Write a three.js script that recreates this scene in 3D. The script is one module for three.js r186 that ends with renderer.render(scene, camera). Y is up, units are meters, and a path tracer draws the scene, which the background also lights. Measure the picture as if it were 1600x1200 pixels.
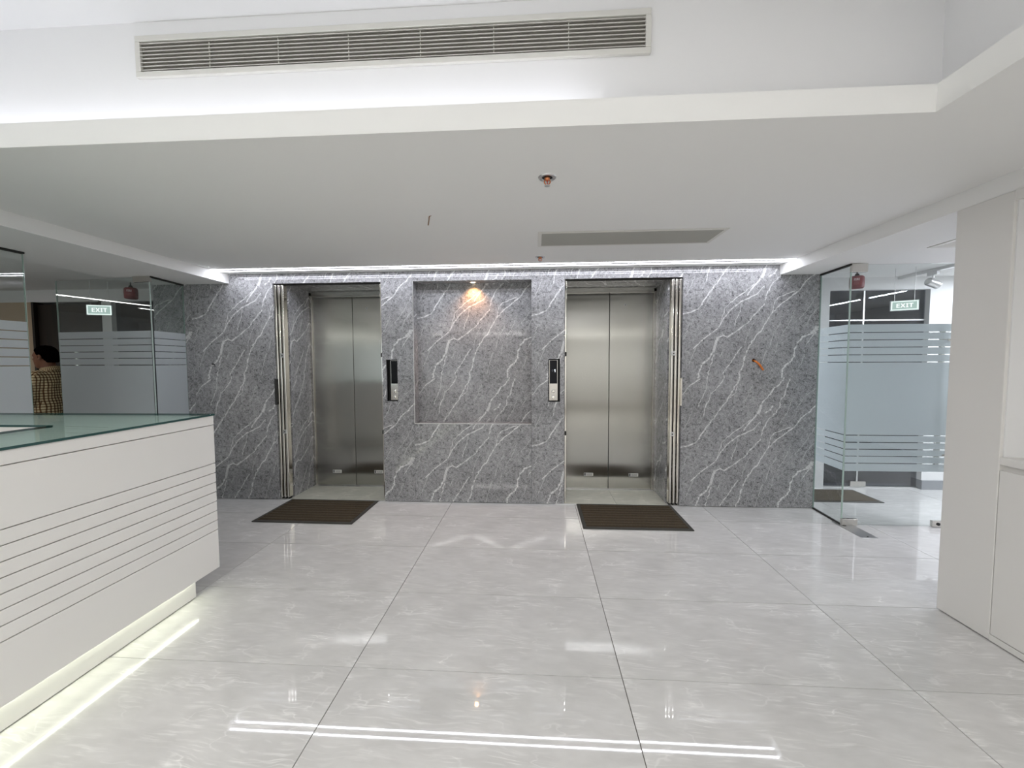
import * as THREE from 'three';
import { RoundedBoxGeometry } from 'three/addons/geometries/RoundedBoxGeometry.js';
import { mergeGeometries } from 'three/addons/utils/BufferGeometryUtils.js';
import { MarchingCubes } from 'three/addons/objects/MarchingCubes.js';
import { RectAreaLightUniformsLib } from 'three/addons/lights/RectAreaLightUniformsLib.js';

// ------------------------------------------------------------------ camera, light, exposure
RectAreaLightUniformsLib.init();
const scene = new THREE.Scene();
scene.background = new THREE.Color().setRGB(0.75, 0.79, 0.83);   // overcast daylight outside the windows
const camera = new THREE.PerspectiveCamera(86.946, 4 / 3, 0.05, 60);
camera.position.set(0.8273, 1.3726, 3.8743);
camera.rotation.set(-0.053119, 0.059443, -0.003984, 'YXZ');
const renderer = new THREE.WebGLRenderer();
renderer.toneMapping = THREE.LinearToneMapping;
renderer.toneMappingExposure = 1.62;
renderer.shadowMap.enabled = true;

const LIGHT = {
  cove: 4.6, wall: 20, desk: 9.5, rear: 106, right: 165, left: 17, spot: 0.6,
};
const COOL = 0xf3f5ff, NEUTRAL = 0xfdfbf7, WARM = 0xffb066, GREENISH = 0xf8ffe8;
function areaLight(name, w, h, color, intensity, pos, target) {
  const l = new THREE.RectAreaLight(color, intensity, w, h);
  l.name = name; l.position.set(...pos); l.lookAt(...target); scene.add(l); return l;
}

// ------------------------------------------------------------------ helpers
let seed = 12345;
const rnd = () => ((seed = (seed * 1664525 + 1013904223) >>> 0) / 4294967296);
const used = {};
function numbered(n) { if (!(n in used)) { used[n] = 0; return n; } used[n]++; return n + '_' + String(used[n]).padStart(3, '0'); }
function shade(m) { m.castShadow = true; m.receiveShadow = true; return m; }
function part(name, geo, mat, parent) { const m = shade(new THREE.Mesh(geo, mat)); m.name = name; parent.add(m); return m; }
function thing(name, label, category, pos = [0, 0, 0], group) {
  const g = new THREE.Group(); g.name = numbered(name); g.position.set(...pos); g.userData = { label, category };
  if (group) g.userData.group = group;
  scene.add(g); return g;
}
function single(name, label, category, geo, mat, group) {
  const m = shade(new THREE.Mesh(geo, mat)); m.name = numbered(name); m.userData = { label, category };
  if (group) m.userData.group = group;
  scene.add(m); return m;
}
function structure(name, label, geo, mat) {
  const m = geo ? shade(new THREE.Mesh(geo, mat)) : new THREE.Group(); m.name = name; m.userData = { kind: 'structure', label, category: name.split('_')[0] };
  scene.add(m); return m;
}
// box between two corners, uv in metres on every face
function metres(g, ou = 0, ov = 0, su = 1, sv = 1) {
  const n = g.index ? g.toNonIndexed() : g, p = n.attributes.position;
  n.computeVertexNormals();
  const nn = n.attributes.normal, uv = new Float32Array(p.count * 2);
  for (let i = 0; i < p.count; i++) {
    const a = Math.abs(nn.getX(i)), b = Math.abs(nn.getY(i)), c = Math.abs(nn.getZ(i));
    let u, v;
    if (c >= a && c >= b) { u = p.getX(i); v = p.getY(i); } else if (a >= b) { u = -p.getZ(i) * Math.sign(nn.getX(i) || 1); v = p.getY(i); } else { u = p.getX(i); v = -p.getZ(i); }
    uv[2 * i] = (u - ou) * su; uv[2 * i + 1] = (v - ov) * sv;
  }
  n.setAttribute('uv', new THREE.BufferAttribute(uv, 2));
  return n;
}
function box(x0, x1, y0, y1, z0, z1, r = 0) {
  const w = x1 - x0, h = y1 - y0, d = z1 - z0;
  const g = r ? new RoundedBoxGeometry(w, h, d, 2, Math.min(r, w / 2.01, h / 2.01, d / 2.01)) : new THREE.BoxGeometry(w, h, d);
  g.translate((x0 + x1) / 2, (y0 + y1) / 2, (z0 + z1) / 2); return g;
}
const mbox = (...a) => metres(box(...a));
function cyl(r0, r1, h, seg = 24) { return new THREE.CylinderGeometry(r0, r1, h, seg); }
function tube(points, r, seg = 24, rad = 8) { return new THREE.TubeGeometry(new THREE.CatmullRomCurve3(points.map((p) => new THREE.Vector3(...p))), seg, r, rad); }
function lathe(pts, seg = 32) { return new THREE.LatheGeometry(pts.map((p) => new THREE.Vector2(...p)), seg); }
function rectShape(x0, x1, y0, y1) { const s = new THREE.Shape(); s.moveTo(x0, y0); s.lineTo(x1, y0); s.lineTo(x1, y1); s.lineTo(x0, y1); s.closePath(); return s; }
function rectPath(x0, x1, y0, y1) { const s = new THREE.Path(); s.moveTo(x0, y0); s.lineTo(x0, y1); s.lineTo(x1, y1); s.lineTo(x1, y0); s.closePath(); return s; }

// value noise
function hash(x, y, s) { let h = (x * 374761393 + y * 668265263 + s * 1442695041) | 0; h = Math.imul(h ^ (h >>> 13), 1274126177); return ((h ^ (h >>> 16)) >>> 0) / 4294967296; }
function vnoise(x, y, px, py, s) {
  const x0 = Math.floor(x), y0 = Math.floor(y), fx = x - x0, fy = y - y0, sx = fx * fx * (3 - 2 * fx), sy = fy * fy * (3 - 2 * fy);
  const w = (a, p) => ((a % p) + p) % p;
  const a = hash(w(x0, px), w(y0, py), s), b = hash(w(x0 + 1, px), w(y0, py), s), c = hash(w(x0, px), w(y0 + 1, py), s), d = hash(w(x0 + 1, px), w(y0 + 1, py), s);
  return (a + (b - a) * sx) * (1 - sy) + (c + (d - c) * sx) * sy;
}
function fbm(u, v, fu, fv, oct, s) { let t = 0, a = 0.5, n = 0; for (let o = 0; o < oct; o++) { t += a * vnoise(u * fu, v * fv, fu, fv, s + o); n += a; a *= 0.5; fu *= 2; fv *= 2; } return t / n; }
function dataTexture(w, h, f, srgb = true) {
  const d = new Uint8Array(w * h * 4);
  for (let y = 0; y < h; y++) for (let x = 0; x < w; x++) { const c = f((x + 0.5) / w, (y + 0.5) / h, x, y), k = 4 * (y * w + x); d[k] = Math.max(0, Math.min(255, c[0])); d[k + 1] = Math.max(0, Math.min(255, c[1])); d[k + 2] = Math.max(0, Math.min(255, c[2])); d[k + 3] = 255; }
  const t = new THREE.DataTexture(d, w, h); t.wrapS = t.wrapT = THREE.RepeatWrapping; t.magFilter = THREE.LinearFilter; t.minFilter = THREE.LinearMipmapLinearFilter; t.generateMipmaps = true;
  if (srgb) t.colorSpace = THREE.SRGBColorSpace; t.needsUpdate = true; return t;
}
function textTexture(w, h, draw) { const c = document.createElement('canvas'); c.width = w; c.height = h; const x = c.getContext('2d'); draw(x, w, h); const t = new THREE.CanvasTexture(c); t.colorSpace = THREE.SRGBColorSpace; return t; }
const std = (o) => new THREE.MeshStandardMaterial(o), phys = (o) => new THREE.MeshPhysicalMaterial(o);

// ------------------------------------------------------------------ materials
// grey marble sheet 1.22 x 1.25 m, veins as [width mm, points in sheet units of 1 mm from top left]
const VEINS = [
  [5, 535, 0, 470, 100, 415, 200, 335, 310, 260, 410, 190, 505, 140, 580, 70, 608, 0, 622], [3, 510, 40, 490, 130, 430, 180],
  [3.4, 390, 0, 330, 80, 270, 140, 245, 210, 220, 260, 210, 340], [2.6, 235, 0, 220, 110, 180, 190, 155, 250], [4, 160, 10, 70, 70, 20, 135, 0, 150],
  [5, 920, 0, 890, 50, 830, 95, 805, 140, 750, 200, 720, 250], [11, 725, 245, 712, 285, 695, 318], [5, 700, 310, 660, 360, 610, 410, 570, 470],
  [3, 630, 370, 560, 430, 460, 500, 380, 570, 360, 640, 340, 700], [4.4, 720, 390, 670, 450, 590, 490, 520, 520, 460, 565, 410, 610, 360, 680, 330, 740, 250, 800, 170, 860, 100, 930],
  [3, 525, 535, 510, 610, 480, 680, 470, 730], [5, 730, 540, 690, 585, 630, 650, 585, 705, 510, 760, 430, 810, 405, 830, 370, 810, 330, 830],
  [10, 322, 830, 295, 900, 280, 960], [8, 280, 960, 240, 1020, 190, 1060], [5, 190, 1060, 160, 1130, 150, 1190], [3.4, 285, 980, 270, 1050, 240, 1140, 235, 1190],
  [4, 980, 10, 950, 80, 935, 150, 900, 190, 892, 260, 855, 310, 790, 370, 760, 430, 740, 470, 735, 510], [5, 835, 240, 810, 280, 770, 305],
  [4.4, 1225, 225, 1170, 285, 1090, 350, 1030, 430, 950, 490, 870, 550, 800, 620, 750, 700, 710, 770, 660, 820, 610, 900, 580, 960, 560, 1020, 545, 1090, 520, 1150, 525, 1190],
  [3, 1000, 430, 910, 465, 850, 490, 815, 540, 800, 620], [15, 1205, 745, 1180, 775, 1155, 800], [6, 1160, 800, 1080, 830, 1040, 870, 1010, 930, 1005, 1000, 985, 1040, 930, 1080, 905, 1110, 905, 1190],
  [3, 1190, 790, 1150, 840, 1110, 895], [3.4, 530, 920, 490, 980, 445, 1050, 400, 1110, 370, 1150, 390, 1190], [2, 1215, 430, 1170, 500, 1130, 570, 1070, 640, 1040, 680],
  [2, 1200, 100, 1110, 160, 1070, 230, 1035, 275], [2, 100, 300, 60, 400, 20, 470], [2, 880, 700, 820, 800, 790, 900], [2, 1000, 600, 950, 720, 900, 800], [2, 400, 900, 340, 1000], [2.4, 60, 700, 30, 800, 0, 860], [2.4, 1220, 560, 1150, 640, 1100, 730], [2, 300, 330, 250, 430, 220, 520], [2, 480, 250, 420, 360, 390, 450], [2.4, 760, 950, 720, 1050, 700, 1150], [2, 860, 880, 830, 990], [2, 1000, 200, 960, 300, 900, 400], [2, 130, 900, 90, 1010, 40, 1100], [2.4, 640, 700, 590, 800, 560, 880], [2, 640, 60, 600, 160, 560, 260], [2, 1100, 980, 1050, 1100],
];
function marbleTexture() {
  const W = 1024, H = 1024, ink = new Float32Array(W * H);
  const splat = (x, y, r, a) => {
    const R = Math.ceil(r * 2.2);
    for (let j = -R; j <= R; j++) for (let i = -R; i <= R; i++) {
      const X = Math.round(x) + i, Y = Math.round(y) + j; if (X < 0 || X >= W) continue; const yy = ((Y % H) + H) % H;
      const d = Math.hypot(X - x, Y - y) / r, v = a * Math.exp(-d * d * 1.2), k = yy * W + X; if (v > ink[k]) ink[k] = v;
    }
  };
  VEINS.forEach((v, n) => {
    const wd = v[0], P = [];
    for (let i = 1; i < v.length; i += 2) P.push([v[i] / 1220 * W, v[i + 1] / 1190 * H]);
    for (let i = 0; i + 1 < P.length; i++) {
      const L = Math.hypot(P[i + 1][0] - P[i][0], P[i + 1][1] - P[i][1]), st = Math.ceil(L * 1.5);
      for (let k = 0; k < st; k++) {
        const t = k / st, s = (i * 97 + t * L * 0.06), j = (vnoise(s, n, 4096, 4096, 7) - 0.5) * 9 + (vnoise(s * 4, n, 4096, 4096, 9) - 0.5) * 4;
        const x = P[i][0] + (P[i + 1][0] - P[i][0]) * t + j, y = P[i][1] + (P[i + 1][1] - P[i][1]) * t;
        const g = vnoise(s * 1.7, n + 50, 4096, 4096, 11);
        if (wd < 9) splat(x, y, Math.max(2.0, wd * 0.95 * (0.5 + 0.85 * g)), Math.min(1, (0.6 + 0.55 * g) * (wd < 2.5 ? 0.6 : 1)));
        else for (let q = 0; q < 3; q++) splat(x + (rnd() - 0.5) * wd * 1.7, y + (rnd() - 0.5) * wd * 1.2, 1.4 + rnd() * 2.4, 0.6 + 0.4 * rnd());
      }
    }
  });
  return dataTexture(W, H, (u, v, x, y) => {
    const big = fbm(u, v, 5, 5, 4, 3), mid = fbm(u, v, 60, 60, 3, 21), fine = hash(x >> 1, y >> 1, 5), grain = vnoise(u * 300, v * 300, 300, 300, 31);
    let b = 149 + (big - 0.5) * 30 + (mid - 0.5) * 40 + (grain - 0.5) * 48 + (fine - 0.5) * 44;
    if (mid + grain * 0.7 + fine * 0.2 < 0.66) b -= 26;
    if (grain > 0.94) b += 22;
    const w = ink[(H - 1 - y) * W + x], c = b * (1 - w) + 230 * w;
    return [c, c, c + 2 * (1 - w)];
  });
}
const marbleMap = marbleTexture();
const marbleM = phys({ name: 'grey_marble', map: marbleMap, roughness: 0.06, specularIntensity: 0.9 });
const MS = [1 / 1.22, 1 / 1.25];
const marbleUV = (g, off) => metres(g, off, -0.03, MS[0], MS[1]);

function floorTexture(s) {
  return dataTexture(1024, 512, (u, v) => {
    const wu = u + (fbm(u, v, 5, 4, 3, s) - 0.5) * 0.05, wv = v + (fbm(u, v, 6, 4, 4, s + 3) - 0.5) * 0.09 + 0.12 * u;
    const a = fbm(u, v, 6, 4, 4, s + 9), cloud = fbm(wu, wv, 14, 20, 4, s + 11), streak = fbm(wu, wv, 16, 90, 3, s + 14), gate = fbm(u, v, 9, 7, 2, s + 50);
    const r = Math.abs(2 * fbm(wu + 0.04 * cloud, wv, 5, 6, 4, s + 30) - 1), vein = Math.max(0, 1 - r * 26) * Math.max(0, gate - 0.42) * 3;
    const b = (a - 0.5) * 14 + (cloud - 0.5) * 16 + Math.max(0, streak - 0.54) * Math.max(0, gate - 0.3) * 150 + vein * 15;
    return [206 + b, 205 + b, 203 + b];
  });
}
const floorMs = [101, 202, 303].map((s, i) => phys({ name: 'polished_floor_tile_' + i, map: floorTexture(s), roughness: 0.022, specularIntensity: 1 }));
const groutM = std({ name: 'tile_joint', color: 0x6d6862, roughness: 0.9 });
const paintNoise = dataTexture(256, 256, (u, v) => { const n = 128 + (fbm(u, v, 40, 40, 3, 77) - 0.5) * 120; return [n, n, n]; }, false);
const ceilingM = std({ name: 'white_ceiling_paint', color: new THREE.Color().setRGB(0.87, 0.868, 0.855), roughness: 0.85, bumpMap: paintNoise, bumpScale: 0.0004 });
const trayM = std({ name: 'white_tray_paint', color: new THREE.Color().setRGB(0.88, 0.88, 0.89), roughness: 0.8, bumpMap: paintNoise, bumpScale: 0.0004 });
const wallM = std({ name: 'white_wall_paint', color: new THREE.Color().setRGB(0.80, 0.80, 0.80), roughness: 0.7, bumpMap: paintNoise, bumpScale: 0.0004 });
const beigeM = std({ name: 'beige_wall_paint', color: 0xb9a58d, roughness: 0.8 });
const laminateM = phys({ name: 'white_lacquered_board', color: new THREE.Color().setRGB(0.74, 0.725, 0.70), roughness: 0.38, specularIntensity: 0.6 });
const deskM = phys({ name: 'warm_white_desk_lacquer', color: new THREE.Color().setRGB(0.83, 0.815, 0.785), roughness: 0.35, specularIntensity: 0.6 });
const steelDoorM = phys({ name: 'brushed_stainless_door', color: new THREE.Color().setRGB(0.44, 0.436, 0.405), metalness: 1, roughness: 0.2, anisotropy: 0.97, anisotropyRotation: 0 });
const steelM = phys({ name: 'stainless_steel', color: new THREE.Color().setRGB(0.62, 0.60, 0.56), metalness: 1, roughness: 0.16 });
const polishedM = phys({ name: 'polished_stainless', color: new THREE.Color().setRGB(0.78, 0.75, 0.69), metalness: 1, roughness: 0.09 });
const aluminiumM = phys({ name: 'satin_aluminium', color: new THREE.Color().setRGB(0.7, 0.7, 0.7), metalness: 1, roughness: 0.35 });
const darkM = std({ name: 'black_void_liner', color: 0x0d0d0e, roughness: 0.6 });
const darkGapM = std({ name: 'dark_rubber', color: 0x2a2a28, roughness: 0.75 });
const screenM = phys({ name: 'black_display_glass', color: 0x0a0b0c, roughness: 0.06, specularIntensity: 0.25 });
const glassM = phys({ name: 'clear_glass', color: new THREE.Color().setRGB(0.935, 0.96, 0.955), transmission: 1, thickness: 0, roughness: 0, ior: 1.5 });
const glassEdgeM = phys({ name: 'polished_glass_edge', color: new THREE.Color().setRGB(0.62, 0.74, 0.69), roughness: 0.15, transmission: 0.35, thickness: 0 });
const filmM = phys({ name: 'frosted_film', color: new THREE.Color().setRGB(0.84, 0.87, 0.89), transmission: 0.72, thickness: 0, roughness: 0.9, ior: 1.35, specularIntensity: 0.6 });
const led = (hex, i) => std({ name: 'led_diffuser', color: 0xffffff, emissive: hex, emissiveIntensity: i, roughness: 0.5 });
const creamTileM = phys({ name: 'cream_threshold_tile', map: floorMs[0].map, color: 0xf2f2e4, roughness: 0.12 });
const grilleM = std({ name: 'off_white_grille', color: new THREE.Color().setRGB(0.72, 0.71, 0.67), roughness: 0.5 });
const grilleBackM = std({ name: 'grille_duct', color: 0x8a8680, roughness: 0.9 });
const diffuserM = std({ name: 'grey_diffuser_blade', color: 0xa9a8a2, roughness: 0.6 }), diffuserBackM = std({ name: 'diffuser_plenum', color: 0x4a4946, roughness: 0.9 });
const copperM = phys({ name: 'copper', color: new THREE.Color().setRGB(0.72, 0.27, 0.12), metalness: 0.75, roughness: 0.35 });
const orangeM = std({ name: 'orange_conduit', color: 0xd8792a, roughness: 0.55 });

// ------------------------------------------------------------------ dimensions (metres)
const ZD = -4.2, H = 2.25, SOF = 2.16, WL = -7.5, WR = 6.5, ZB = -0.64, ZF = 8.6;
const TX0 = -1.9, TX1 = 2.237, TZ0 = 2.31, TZ1 = 6.6, CV = 0.15, LIP = 2.345, TOP = 2.83;

// ------------------------------------------------------------------ floor
{
  const f = structure('floor', 'polished warm grey marble-look tile floor');
  part('floor_bed', box(WL, WR, -0.15, -0.005, ZD, ZF), groutM, f);
  const cache = {};
  const g = new THREE.BoxGeometry(1.1962, 0.012, 0.5962); g.translate(0, -0.006, 0);
  let n = 0;
  for (let ix = -5; ix < 5; ix++) for (let iz = -1; iz < 11; iz++) {
    const t = part('tile', g, floorMs[Math.floor(hash(ix + 20, iz + 20, 4) * 3) % 3], f);
    t.position.set(ix * 1.2 + 0.6, 0, -0.24 + iz * 0.6 + 0.3); if (hash(ix + 9, iz + 31, 2) > 0.5) t.rotation.y = Math.PI;
    t.rotation.x = (hash(ix + 3, iz + 7, 15) - 0.5) * 0.0022; t.rotation.z = (hash(ix + 5, iz + 11, 17) - 0.5) * 0.0012; n++;   // tiles never lie perfectly level
  }
}

// ------------------------------------------------------------------ back wall: marble sheets
const backWall = (label) => structure(numbered('wall_back'), label);
const wbM = backWall('grey veined marble-look wall between the lifts with a picture niche'), wbL = backWall('grey veined marble-look wall beside the reception desk'), wbR = backWall('grey veined marble-look wall beside the glass corridor');
const wbHL = backWall('marble-look lintel over the lift on the desk side'), wbHR = backWall('marble-look lintel over the lift with the lit call panel'), wbVL = backWall('marble-look reveal of the lift on the desk side'), wbVR = backWall('marble-look reveal of the lift with the lit call panel'), wbC = backWall('dark masonry behind the lift doors');
let wb = wbM;
function sheet(x0, x1, y0, y1, off, holes = [], name = 'panel') {
  const s = rectShape(x0 + 0.0006, x1 - 0.0006, y0 || 0.004, y1);   // a hair above the floor
  for (const h of holes) { if (h.length === 3) { const p = new THREE.Path(); p.absarc(h[0], h[1], h[2], 0, Math.PI * 2, true); s.holes.push(p); } else s.holes.push(rectPath(...h)); }
  const g = new THREE.ExtrudeGeometry(s, { depth: 0.028, bevelEnabled: true, bevelSize: 0.0008, bevelThickness: 0.0008, bevelOffset: -0.0008, bevelSegments: 1, curveSegments: 16 });
  g.translate(0, 0, -0.0288);
  return part(name, marbleUV(g, off), marbleM, wb);
}
const HOLE_L = [-2.406, 1.368, 0.011], HOLE_R = [2.837, 1.383, 0.017];
const CALL_L = [-0.634, -0.521, 0.997, 1.405], CALL_R = [0.944, 1.055, 0.994, 1.404];
const NX0 = -0.36, NX1 = 0.784, NY0 = 0.778, NY1 = 2.155, ND = 0.15;
const EL = { x0: -1.757, x1: -0.672, c: -1.175 }, ER = { x0: 1.098, x1: 2.187, c: 1.6 }, EH = 2.154, ED = -0.46;
wb = wbL;
sheet(-3.0, -2.6, 0, H, -3.82, []);
sheet(-2.6, EL.x0, 0, H, -2.6, [HOLE_L]);
wb = wbHL;
sheet(EL.x0, EL.x1, EH, H, -2.6, [], 'lintel_panel');
wb = wbM;
sheet(EL.x1, NX0, 0, H, -1.58, [CALL_L]);
sheet(NX0, NX1, NY1, H, NX0, [], 'lintel_panel');
sheet(NX0, NX1, 0, NY0, NX0);
sheet(NX1, ER.x0, 0, H, NX1, [CALL_R]);
wb = wbHR;
sheet(ER.x0, ER.x1, EH, H, 1.0, [], 'lintel_panel');
wb = wbR;
sheet(ER.x1, 3.41, 0, H, ER.x1, [HOLE_R]);
wb = wbM;
part('niche_back', marbleUV(box(NX0, NX1, NY0, NY1, -ND - 0.02, -ND), NX0), marbleM, wb);
part('niche_side', marbleUV(box(NX0 - 0.02, NX0, NY0, NY1, -ND - 0.02, -0.029), 0), marbleM, wb);
part('niche_side', marbleUV(box(NX1, NX1 + 0.02, NY0, NY1, -ND - 0.02, -0.029), 0), marbleM, wb);
part('niche_sill', marbleUV(box(NX0 - 0.02, NX1 + 0.02, NY0 - 0.02, NY0, -ND - 0.02, -0.029), 0), marbleM, wb);
part('niche_head', marbleUV(box(NX0 - 0.02, NX1 + 0.02, NY1, NY1 + 0.02, -ND - 0.02, -0.029), 0), marbleM, wb);
part('niche_trim', box(NX0, NX0 + 0.004, NY0 + 0.004, NY1, -0.004, 0.001), aluminiumM, wb);
part('niche_trim', box(NX0, NX1, NY0, NY0 + 0.004, -0.004, 0.001), aluminiumM, wb);
// reveals of the two lift openings
part('reveal_panel', marbleUV(box(-1.80, -1.652, 0, EH, -0.50, -0.092), -0.2), marbleM, wbVL);
part('reveal_panel', marbleUV(box(EL.x1, EL.x1 + 0.03, 0, EH, -0.50, -0.03), -0.2), marbleM, wb);
part('reveal_panel', marbleUV(box(2.078, 2.22, 0, EH, -0.50, -0.092), -0.2), marbleM, wbVR);
part('reveal_panel', marbleUV(box(ER.x0 - 0.03, ER.x0, 0, EH, -0.50, -0.03), -0.2), marbleM, wb);
part('lintel_soffit', marbleUV(box(EL.x0 - 0.03, EL.x1 + 0.03, EH, EH + 0.03, -0.50, -0.03), 0), marbleM, wbHL);
part('lintel_soffit', marbleUV(box(ER.x0 - 0.03, ER.x1 + 0.03, EH, EH + 0.03, -0.50, -0.03), 0), marbleM, wbHR);
part('gate_pocket', box(-1.80, -1.758, 0, EH, -0.092, -0.03), wallM, wbL);
part('gate_pocket', box(2.188, 2.23, 0, EH, -0.092, -0.03), wallM, wbR);
// masonry behind the sheets
part('masonry', mbox(-3.0, -1.80, 0, H, -0.64, -0.06), wallM, wbL);
part('masonry', mbox(2.22, 3.41, 0, H, -0.64, -0.06), wallM, wbR);
part('masonry', mbox(EL.x1 + 0.03, ER.x0 - 0.03, 0, H, -0.64, -ND - 0.02), wallM, wb);
part('masonry', mbox(-1.80, 2.22, EH + 0.03, H, -0.80, -0.5), wallM, wbC);
part('masonry', mbox(-1.80, 2.22, 0, H, -0.80, -0.545), wallM, wbC);
part('return_panel', marbleUV(box(3.38, 3.412, 0, H, -0.64, -0.03), 0), marbleM, wbR);
part('return_panel', marbleUV(box(-3.002, -2.97, 0, H, -0.64, -0.03), 0), marbleM, wbL);

// ------------------------------------------------------------------ outer walls of the place
structure('wall_left', 'pale wall of the side lobby', mbox(WL - 0.15, WL, 0, H, ZD, ZF), wallM);
function wallHoles(name, label, x0, x1, holes, place) {     // a thick wall with window openings, drawn flat and then placed
  const s = rectShape(x0, x1, 0, H); for (const h of holes) s.holes.push(rectPath(...h));
  const g = new THREE.ExtrudeGeometry(s, { depth: 0.15, bevelEnabled: false }), w = structure(name, label); place(g); part('masonry', metres(g), wallM, w);
  for (const h of holes) { const p = box(h[0], h[1], h[2], h[3], 0.07, 0.08), f = mergeGeometries([box(h[0], h[1], h[2], h[2] + 0.05, 0.05, 0.1), box(h[0], h[1], h[3] - 0.05, h[3], 0.05, 0.1), box(h[0], h[0] + 0.05, h[2] + 0.05, h[3] - 0.05, 0.05, 0.1), box(h[1] - 0.05, h[1], h[2] + 0.05, h[3] - 0.05, 0.05, 0.1), box((h[0] + h[1]) / 2 - 0.025, (h[0] + h[1]) / 2 + 0.025, h[2] + 0.05, h[3] - 0.05, 0.05, 0.1)]);
    place(p); place(f); part('window_pane', p, glassM, w); part('window_frame', f, aluminiumM, w); }
}
wallHoles('wall_right', 'white wall closing the side corridor with one window', ZD, ZF, [[4.9, 6.9, 0.9, 2.0]], (g) => { g.rotateY(-Math.PI / 2); g.translate(WR + 0.15, 0, 0); });
wallHoles('wall_front', 'white wall with a wide window at the far end of the hall', WL - 0.15, WR + 0.15, [[-5.4, -0.9, 0.7, 2.05]], (g) => g.translate(0, 0, ZF));

// ------------------------------------------------------------------ ceiling with a tray
{
  const c = structure('ceiling', 'low white ceiling with a raised cove-lit tray');
  const s = rectShape(WL - 0.15, WR + 0.15, -ZF - 0.15, -ZD + 0.15);
  s.holes.push(rectPath(TX0, TX1, -TZ1, -TZ0));
  const g = new THREE.ExtrudeGeometry(s, { depth: LIP - H, bevelEnabled: false }); g.rotateX(-Math.PI / 2); g.translate(0, H, 0);
  part('ceiling_board', metres(g), ceilingM, c);
  const x0 = TX0 - CV, x1 = TX1 + CV, z0 = TZ0 - CV, z1 = TZ1 + CV;
  part('tray_riser', mbox(x0 - 0.1, x1 + 0.1, LIP, TOP, z0 - 0.1, z0), trayM, c);
  part('tray_riser', mbox(x0 - 0.1, x1 + 0.1, LIP, TOP, z1, z1 + 0.1), trayM, c);
  part('tray_riser', mbox(x0 - 0.1, x0, LIP, TOP, z0, z1), trayM, c);
  part('tray_riser', mbox(x1, x1 + 0.1, LIP, TOP, z0, z1), trayM, c);
  part('tray_top', mbox(x0 - 0.1, x1 + 0.1, TOP, TOP + 0.1, z0 - 0.1, z1 + 0.1), trayM, c);
  const b = 0.004;   // bead on the lower edge of the lip
  part('lip_bead', box(TX0, TX1, H - 0.003, H + 0.006, TZ0 - 0.002, TZ0 + b), ceilingM, c);
  part('lip_bead', box(TX1 - b, TX1 + 0.002, H - 0.003, H + 0.006, TZ0 + b, TZ1), ceilingM, c);
  part('soffit', mbox(3.045, 3.46, SOF, H, -0.0005, ZF), ceilingM, c);
  part('soffit', mbox(-3.08, -2.2, SOF, H, -0.0005, ZF), ceilingM, c);
}
// cove lights hidden behind the lip of the tray
for (const [w, cx, cz, ry, lab] of [
  [2.95, TX0 + 1.475, TZ0 - CV / 2, 0, 'cool white LED strip on the cove ledge below the long wall grille'],
  [TX1 - TX0, (TX0 + TX1) / 2, TZ1 + CV / 2, 0, 'cool white LED strip on the cove ledge across the tray from the wall grille'],
  [TZ1 - TZ0, TX0 - CV / 2, (TZ0 + TZ1) / 2, 1, 'cool white LED strip on the tray cove ledge on the desk side'],
]) {
  const t = thing('cove_light', lab, 'light', [cx, LIP, cz]); t.rotation.y = ry ? Math.PI / 2 : 0;
  part('led_strip', box(-w / 2, w / 2, 0.004, 0.009, -0.007, 0.007), led(COOL, 3), t); part('mounting_rail', box(-w / 2, w / 2, 0, 0.004, -0.012, 0.012), aluminiumM, t);
  const l = areaLight('cove_area', w, 0.02, COOL, LIGHT.cove, [cx, LIP + 0.014, cz], [cx, LIP + 1, cz]); if (ry) l.rotateZ(Math.PI / 2);
}

// ------------------------------------------------------------------ LED profile along the marble wall
{
  const x0 = -2.197, x1 = 3.042, t = thing('wall_light_profile', 'long twin-line white LED profile set in the ceiling along the marble wall', 'light', [0, H, 0]);
  part('housing', box(x0, x1, -0.003, 0.02, 0.10, 0.25), std({ name: 'white_profile', color: 0xf2f2f2, roughness: 0.5 }), t);
  for (const z of [0.138, 0.222]) {
    part('diffuser', box(x0, x1, -0.006, -0.003, z - 0.007, z + 0.007), led(COOL, 8), t);
    areaLight('wall_profile_area', x1 - x0, 0.014, COOL, LIGHT.wall, [(x0 + x1) / 2, H - 0.0075, z], [(x0 + x1) / 2, 0, z]);
  }
}

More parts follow.
